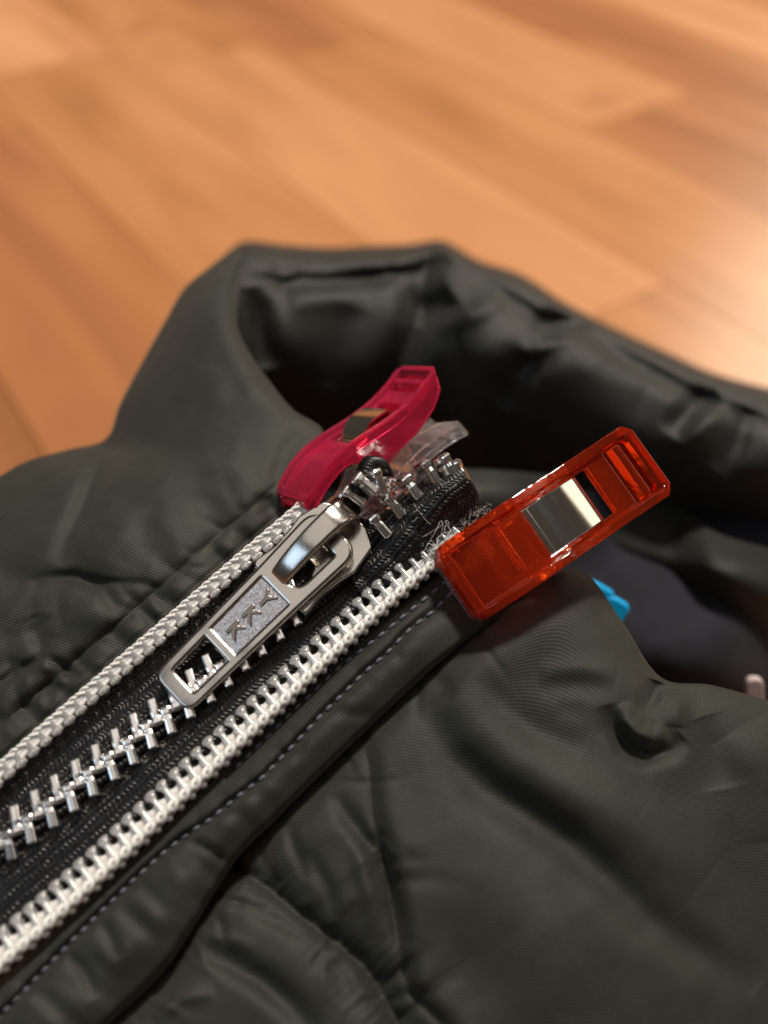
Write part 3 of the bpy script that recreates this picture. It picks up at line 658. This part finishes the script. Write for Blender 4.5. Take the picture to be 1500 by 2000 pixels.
# ------------------------------------------------------------------ slider with pull tab
so = ZP(650, 1068, 0.0); t_ = nrm(ZP(723, 1000) - ZP(577, 1136)); u_ = nrm(np.cross(t_, NZ))      # u to the lower right, v along the zip
slider = thing('zipper_slider', so, 'shiny silver zipper slider with a long pull tab resting on the metal teeth', 'zipper slider')
def loc2w(uvn): uvn = np.asarray(uvn, float); return so + uvn[..., :1] * u_ + uvn[..., 1:2] * t_ + uvn[..., 2:3] * NZ
def flat_curve(loops, extrude, bev, res=3):
    cu = bpy.data.curves.new('c', 'CURVE'); cu.dimensions = '2D'; cu.fill_mode = 'BOTH'; cu.extrude = extrude; cu.bevel_depth = bev; cu.bevel_resolution = res
    for lp in loops:
        s = cu.splines.new('POLY'); s.points.add(len(lp) - 1); s.use_cyclic_u = True
        for p, (x, y) in zip(s.points, lp): p.co = (x, y, 0, 1)
    o = bpy.data.objects.new('tmp', cu); COL.objects.link(o)
    me = bpy.data.meshes.new_from_object(o.evaluated_get(bpy.context.evaluated_depsgraph_get()))
    bpy.data.objects.remove(o); bpy.data.curves.remove(cu); me.materials.clear(); return me
def rounded(poly, r, seg=6):
    out = []; n = len(poly); r = r if hasattr(r, '__len__') else [r] * n
    for i in range(n):
        p0, p1, p2 = np.array(poly[i - 1], float), np.array(poly[i], float), np.array(poly[(i + 1) % n], float)
        a, b = nrm(p0 - p1), nrm(p2 - p1); ang = math.acos(np.clip(a @ b, -1, 1)); L = min(r[i] / math.tan(ang / 2), 0.48 * np.linalg.norm(p0 - p1), 0.48 * np.linalg.norm(p2 - p1))
        for t in np.linspace(0, 1, seg): out.append(tuple((1 - t) ** 2 * (p1 + a * L) + 2 * t * (1 - t) * p1 + t * t * (p1 + b * L)))
    return out
half = [(0.19, .38), (0.41, .25), (0.475, -.08), (0.43, -.30), (0.40, -.55), (0.44, -.85)]
poly = half + [(.30, -.86), (.20, -.52), (.12, -.36), (-.12, -.36), (-.20, -.52), (-.30, -.86)] + [(-x, y) for x, y in half[::-1]]
me = flat_curve([rounded(poly, .05)], 0.03, 0.022); sharp(me, 40); me.polygons.foreach_set('use_smooth', [True] * len(me.polygons))
put('body', me, M_steel, slider, frame(loc2w((0, 0, .26)), u_, t_, NZ)); body = slider.children[-1]
me2 = me.copy(); put('base_plate', me2, M_steel, slider, frame(loc2w((0, 0, -.10)), u_, t_, NZ))
# flanges: side skirts that turn down along the rear flanks
for sg in (1, -1):
    ln = catmull([(0.475, -.06), (0.445, -.28), (0.42, -.52), (0.455, -.87)], 24); g_ = []
    for (x, y) in ln:
        k = (y + .06) / -.81
        g_.append([loc2w((sg * x, y, .31)), loc2w((sg * (x + .025), y, .25)), loc2w((sg * (x + .02), y, .16 + .02 * k)), loc2w((sg * (x - .03), y, .15 + .02 * k)), loc2w((sg * (x - .04), y, .25))])
    W = np.array(g_); f = grid_faces(24, 5); v = W.reshape(-1, 3)
    ff = [tuple(q) for q in f] + [(i * 5 + 4, i * 5, (i + 1) * 5, (i + 1) * 5 + 4) for i in range(23)] + [(0, 1, 2, 3, 4), tuple(23 * 5 + j for j in (4, 3, 2, 1, 0))]
    mm_ = mesh('flange', v, ff); sharp(mm_, 40); put('flange', mm_, M_steel, slider)
    ln2 = [(x, y) for x, y in ln]; g_ = []
    for (x, y) in ln:
        g_.append([loc2w((sg * x, y, -.11)), loc2w((sg * (x + .025), y, -.05)), loc2w((sg * (x + .02), y, .03)), loc2w((sg * (x - .03), y, .03)), loc2w((sg * (x - .04), y, -.05))])
    mm_ = mesh('flange', np.array(g_).reshape(-1, 3), ff); sharp(mm_, 40); put('flange', mm_, M_steel, slider)
# post between the plates at the nose
v, f = box((0, 0, 0), .14, .22, .40); mm_ = mesh('post', v, f, smooth=False); put('post', mm_, M_steel, slider, frame(loc2w((0, .24, .10)), u_, t_, NZ))
# bridge
pa = catmull([(.31, .26), (.35, .42), (.31, .60), (.17, .70), (-.08, .715), (-.36, .66), (-.62, .545), (-.80, .40), (-.84, .27)], 48)
tn = nrm(np.gradient(pa, axis=0)); nn_ = np.stack([-tn[:, 1], tn[:, 0]], 1); nn_ = -nn_ if nn_[20, 1] < 0 else nn_
wd = np.interp(np.linspace(0, 1, 48), [0, .25, .5, 1], [.185, .165, .145, .115]); th = np.interp(np.linspace(0, 1, 48), [0, .3, 1], [.05, .058, .05])
ring = [(-1, .55), (-.8, 1), (.8, 1), (1, .55), (1, -1), (-1, -1)]
v = np.array([[loc2w((a_ * wd[i] - .055, pa[i, 0] + nn_[i, 0] * b_ * th[i], pa[i, 1] + nn_[i, 1] * b_ * th[i])) for a_, b_ in ring] for i in range(48)]).reshape(-1, 3)
f = [(i * 6 + j, i * 6 + (j + 1) % 6, (i + 1) * 6 + (j + 1) % 6, (i + 1) * 6 + j) for i in range(47) for j in range(6)] + [(5, 4, 3, 2, 1, 0), tuple(47 * 6 + j for j in range(6))]
mm_ = mesh('bridge', v, f); sharp(mm_, 50); o = put('bridge', mm_, M_steel, slider); bevel(o, .012, 2, 30)
v, f = box((0, 0, 0), .06, .08, .09, .5); put('locking_pin', mesh('locking_pin', v, f, smooth=False), M_steel, slider, frame(loc2w((.13, .06, .37)), u_, t_, NZ))
# pull tab
p0 = ZP(347, 1357, 0.20); p1 = loc2w((0.02, .06, .50)); X = nrm(p1 - p0); Y = nrm(np.cross(NZ, X)); Z = np.cross(X, Y); LT = float(np.linalg.norm(p1 - p0))
wl = lambda x: 0.275 + 0.060 * x / LT
outer = rounded([(0, -wl(0)), (LT * .62, -wl(LT * .62)), (LT, -wl(LT) - .02), (LT, wl(LT) + .02), (LT * .62, wl(LT * .62)), (0, wl(0))], [.13, .4, .2, .2, .4, .13], 8)
f1, f2, f3, f4, f5 = .055 * LT, .275 * LT, .295 * LT, .635 * LT, .675 * LT
def win(x0, x1, rim, r0, r1): return rounded([(x0, -wl(x0) + rim), (x1, -wl(x1) + rim), (x1, wl(x1) - rim), (x0, wl(x0) - rim)], [r0, r1, r1, r0], 8)
holes = [win(f1 * .9, f2, .062, .08, .04), win(f3, f4, .050, .03, .05), win(f5, .935 * LT, .085, .22, .08)]
me = flat_curve([outer] + holes, 0.020, 0.040); sharp(me, 45); me.polygons.foreach_set('use_smooth', [True] * len(me.polygons))
tab = put('pull_tab', me, M_steel, slider, frame(p0, X, Y, Z))
me = flat_curve([win(f3 - .03, f4 + .03, .03, .03, .05)], 0.026, 0.004); tabp = put('panel', me, M_glitter, tab, frame(p0 + Z * 0.004, X, Y, Z))
# raised letters, one above the other, their tops towards the slider
for ch, fx in (('Y', .565), ('K', .470), ('K', .375)):
    cu = bpy.data.curves.new('t', 'FONT'); cu.body = ch; cu.size = 0.25; cu.extrude = 0.016; cu.bevel_depth = 0.010; cu.offset = 0.003; cu.align_x = 'CENTER'; cu.align_y = 'CENTER'
    o = bpy.data.objects.new('t', cu); COL.objects.link(o); lm = bpy.data.meshes.new_from_object(o.evaluated_get(bpy.context.evaluated_depsgraph_get())); bpy.data.objects.remove(o)
    lm.materials.clear(); lm.materials.append(M_letter)
    put('letter', lm, None, tab, frame(p0 + X * fx * LT + Z * 0.030, -Y, X, Z))

# ------------------------------------------------------------------ sewing clips
def refine(lines, step):
    out = []
    for a, b in zip(lines, lines[1:]):
        k = max(1, int(math.ceil((b - a) / step))); out += list(np.linspace(a, b, k, endpoint=False))
    return np.array(out + [lines[-1]])
CL, CW = 27.0, 5.1
def scurve(l):                                         # height of the jaw's back above the bite, in mm
    return np.interp(l, [0, 2, 4, 6, 8, 10, 12, 14, 16, 18, 20, 22, 24, 27], [1.3, 3.0, 4.3, 5.2, 5.7, 6.0, 6.2, 6.35, 6.55, 6.85, 7.3, 7.9, 8.7, 10.2])
def jaw_mesh(name):
    ls = refine([0, .9, 1.25, 1.5, 7.2, 7.5, 10.2, 10.4, 20.8, 21.0, 23.2, 23.45, 23.9, 24.15, 24.9, 25.15, 25.7, 25.95, 26.3, 27], .9)
    ws = refine([-5.1, -4.05, -3.8, -3.45, -3.2, 3.2, 3.45, 3.8, 4.05, 5.1], 1.3)
    Lg, Wg = np.meshgrid(ls, ws, indexing='ij')
    dep = np.interp(Lg, [0, 4, 8, 10.5, 12.5, 14, 17, 21, 24.5, 27], [2.2, 2.4, 2.4, 3.8, 6.0, 5.9, 5.0, 4.6, 4.0, 2.6])
    rail = (np.abs(Wg) >= 4.0) | (Lg <= 1.0) | (Lg >= 26.2)
    top = np.where(rail, 0.0, -0.75); bot = np.where(np.abs(Wg) >= 4.0, -dep, -1.9)
    bot = np.where((Lg > 1.4) & (Lg < 7.3) & (np.abs(Wg) < 4), -1.45, bot)
    ridge = (np.abs(Wg) <= 3.5) & (Lg > 24.05) & (Lg < 25.0); grv = (np.abs(Wg) <= 3.85) & (Lg > 23.3) & (Lg < 25.85) & ~ridge
    top = np.where(ridge, -0.15, top); top = np.where(grv & ~rail, -1.35, top)
    ends = (Lg <= 1.0) | (Lg >= 26.2); bot = np.where(ends & (np.abs(Wg) < 4), -1.5, bot)
    lc = (ls[:-1] + ls[1:]) / 2; wc = (ws[:-1] + ws[1:]) / 2; lcg, wcg = np.meshgrid(lc, wc, indexing='ij')
    pres = ~((lcg > 10.3) & (lcg < 20.9) & (np.abs(wcg) < 3.3))
    lim = np.where(Lg < 1.2, CW - 1.2 + np.sqrt(np.clip(1.44 - (1.2 - Lg) ** 2, 0, None)), np.where(Lg > 25.8, CW - 1.2 + np.sqrt(np.clip(1.44 - (Lg - 25.8) ** 2, 0, None)), CW))
    Wq = Wg * lim / CW; s = scurve(Lg)
    nl, nw = Lg.shape; n = nl * nw
    v = np.vstack([np.stack([Lg, Wq, s + top], -1).reshape(-1, 3), np.stack([Lg, Wq, s + bot], -1).reshape(-1, 3)]) / 10
    f = []
    I = lambda i, j: i * nw + j
    for i in range(nl - 1):
        for j in range(nw - 1):
            if not pres[i, j]: continue
            a, b, c, d = I(i, j), I(i + 1, j), I(i + 1, j + 1), I(i, j + 1)
            f.append((a, b, c, d)); f.append((a + n, d + n, c + n, b + n))
            for (di, dj), (p, q) in (((-1, 0), (d, a)), ((1, 0), (b, c)), ((0, -1), (a, b)), ((0, 1), (c, d))):
                ii, jj = i + di, j + dj
                if ii < 0 or jj < 0 or ii >= nl - 1 or jj >= nw - 1 or not pres[ii, jj]: f.append((q, p, p + n, q + n))
    b = bmesh.new(); bv = [b.verts.new(p) for p in v]
    for q in f: b.faces.new([bv[k] for k in q])
    bmesh.ops.delete(b, geom=[x for x in b.verts if not x.link_faces], context='VERTS')
    bmesh.ops.recalc_face_normals(b, faces=b.faces)
    me = bpy.data.meshes.new(name); b.to_mesh(me); b.free(); return me
def spring_mesh():
    pa = catmull([(10.6, 2.2), (10.75, 3.9), (11.1, 4.6), (11.8, 4.75), (12.5, 5.0), (13.5, 5.9), (14.4, 6.55), (15.3, 6.85), (16.8, 7.0), (18.0, 6.9), (18.55, 6.1), (18.8, 3.6), (18.9, 0), (18.8, -3.4), (18.2, -4.6), (16.6, -4.8), (14.5, -4.3), (12.2, -3.9), (11, -3.6)], 90)
    tn = nrm(np.gradient(pa, axis=0)); nn = np.stack([-tn[:, 1], tn[:, 0]], 1); mb = MB(); hw, th = 3.05, .2
    v = np.array([[(p[0] + q[0] * b * th, a * hw, p[1] + q[1] * b * th) for a, b in ((-1, -1), (-1, 1), (1, 1), (1, -1))] for p, q in zip(pa, nn)]).reshape(-1, 3) / 10
    f = [(i * 4 + j, i * 4 + (j + 1) % 4, (i + 1) * 4 + (j + 1) % 4, (i + 1) * 4 + j) for i in range(89) for j in range(4)] + [(3, 2, 1, 0), (356, 357, 358, 359)]
    b = bmesh.new(); bv = [b.verts.new(p) for p in v]
    for q in f: b.faces.new([bv[k] for k in q])
    bmesh.ops.recalc_face_normals(b, faces=b.faces)
    me = bpy.data.meshes.new('spring'); b.to_mesh(me); b.free(); me.polygons.foreach_set('use_smooth', [True] * len(me.polygons)); sharp(me, 45); return me
jaw_a, spr = jaw_mesh('jaw'), spring_mesh()
def clip(name, label, origin, L, N_, mat_top, spread=0.0, scale=1.0, hinge=0.0):
    L = nrm(L); Wd = nrm(np.cross(N_, L)); N_ = np.cross(L, Wd); o = thing(name, origin, label, 'sewing clip', 'sewing clips holding the zipper to the jacket')
    j1 = jaw_a.copy(); j1.materials.append(mat_top)
    a = put('coloured_jaw', j1, None, o, frame(origin, L * scale, Wd * scale, N_ * scale)); bevel(a, 0.022, 2, 40)
    j2 = jaw_a.copy(); j2.materials.append(M_clear)
    L2 = nrm(L * math.cos(spread) - N_ * math.sin(spread)); N2 = nrm(np.cross(L2, -Wd)); N2 = N2 if N2 @ N_ < 0 else -N2
    W2 = np.cross(N2, L2)
    b = put('clear_jaw', j2, None, o, frame(origin + (L - L2) * hinge * scale, L2 * scale, W2 * scale, N2 * scale)); bevel(b, 0.022, 2, 40)
    put('spring', spr.copy(), M_spring, o, frame(origin, L * scale, Wd * scale, N_ * scale))
    return o
# orange clip, its coloured jaw face-on; pink clip seen from its side (both given in camera axes)
def cpos(x, y, z): return Rm @ np.array([x, y, z]) + CAM
clip('orange_clip', 'transparent orange sewing clip gripping the near placket at the end of the coil', cpos(.832, -.903, -10.34), Rm @ np.array([.785, .47, -.40]), Rm @ np.array([.28, .31, .91]), M_orange, scale=0.995)
clip('pink_clip', 'transparent pink sewing clip with a clear lower jaw at the far collar point', cpos(-1.145, .078, -11.02), Rm @ np.array([.774, .449, -.447]), Rm @ np.array([-.301, .882, .364]), M_pink, spread=-0.44, scale=0.90, hinge=0.9)

# ------------------------------------------------------------------ small things
c = P(1195, 1190, 14.6)
tabo = thing('blue_tab', c, 'bright blue tab lying on the dark lining inside the neck', 'tab')
for dx, dy, w_, h_ in ((1170, 1166, .40, .32), (1196, 1203, .34, .52)):
    me = flat_curve([rounded([(-w_ / 2, -h_ / 2), (w_ / 2, -h_ / 2), (w_ / 2, h_ / 2), (-w_ / 2, h_ / 2)], .09)], .05, .03)
    put('tab_segment', me, M_blue, tabo, frame(P(dx - 4, dy - 2, 13.6), cam_dir(.85, -.5, .1), cam_dir(.45, .85, .3), cam_dir(-.2, -.2, .95)))
c = P(1470, 1345, 13.6)
me = flat_curve([rounded([(-.13, -.26), (.10, -.3), (.14, .14), (-.04, .2)], .1)], .04, .03)
o = put('paper_scrap', me, M_white, None, frame(c, cam_dir(1, .2, .2), cam_dir(-.3, .9, .4), cam_dir(-.1, -.3, .95))); o['label'] = 'small pale pink scrap beside the lining at the right edge'; o['category'] = 'scrap'
WLOC[o] = c
# frayed fibres where the coil was cut, and loose hairs on the tape
def fibres(name, n, area, hgt, ln, rad, m, parent, along):
    mb = MB()
    for _ in range(n):
        k = rng.random(); p = area[0] * (1 - k) + area[1] * k + rng.normal(0, 7, 2); h0 = hgt + rng.normal(0, .04)
        c0 = ZP(p[0], p[1], np.float64(h0)); dr = nrm(along + rng.normal(0, .8, 3)); cv = rng.normal(0, 1, 3); L = ln * rng.uniform(.4, 1.3)
        s = np.linspace(0, 1, 8)[:, None]; mb.add(*tube(c0 + dr * L * s + cv * .35 * L * s**2 + rng.normal(0, 1, 3) * .12 * L * np.sin(s * 5), rad * (1 - .5 * s[:, 0]), 4))
    o = put(name, mb.mesh(name), m, parent); o['kind'] = 'stuff'; return o
fibres('frayed_threads', 130, (np.array([830, 1095.]), np.array([950, 1005.])), .25, .075, .0024, M_fray, jacket, t_ + NZ * .3)
fibres('frayed_threads', 14, (np.array([800, 1085.]), np.array([935, 1000.])), .27, .12, .0035, M_navyfray, jacket, t_)
fibres('frayed_threads', 90, (np.array([838, 1098.]), np.array([872, 1075.])), .26, .16, .007, M_cord, jacket, t_ + u_ * .6)
fibres('loose_fibres', 16, (np.array([800, 1010.]), np.array([870, 1050.])), .40, .34, .0032, M_fray, zipper, u_ - t_)
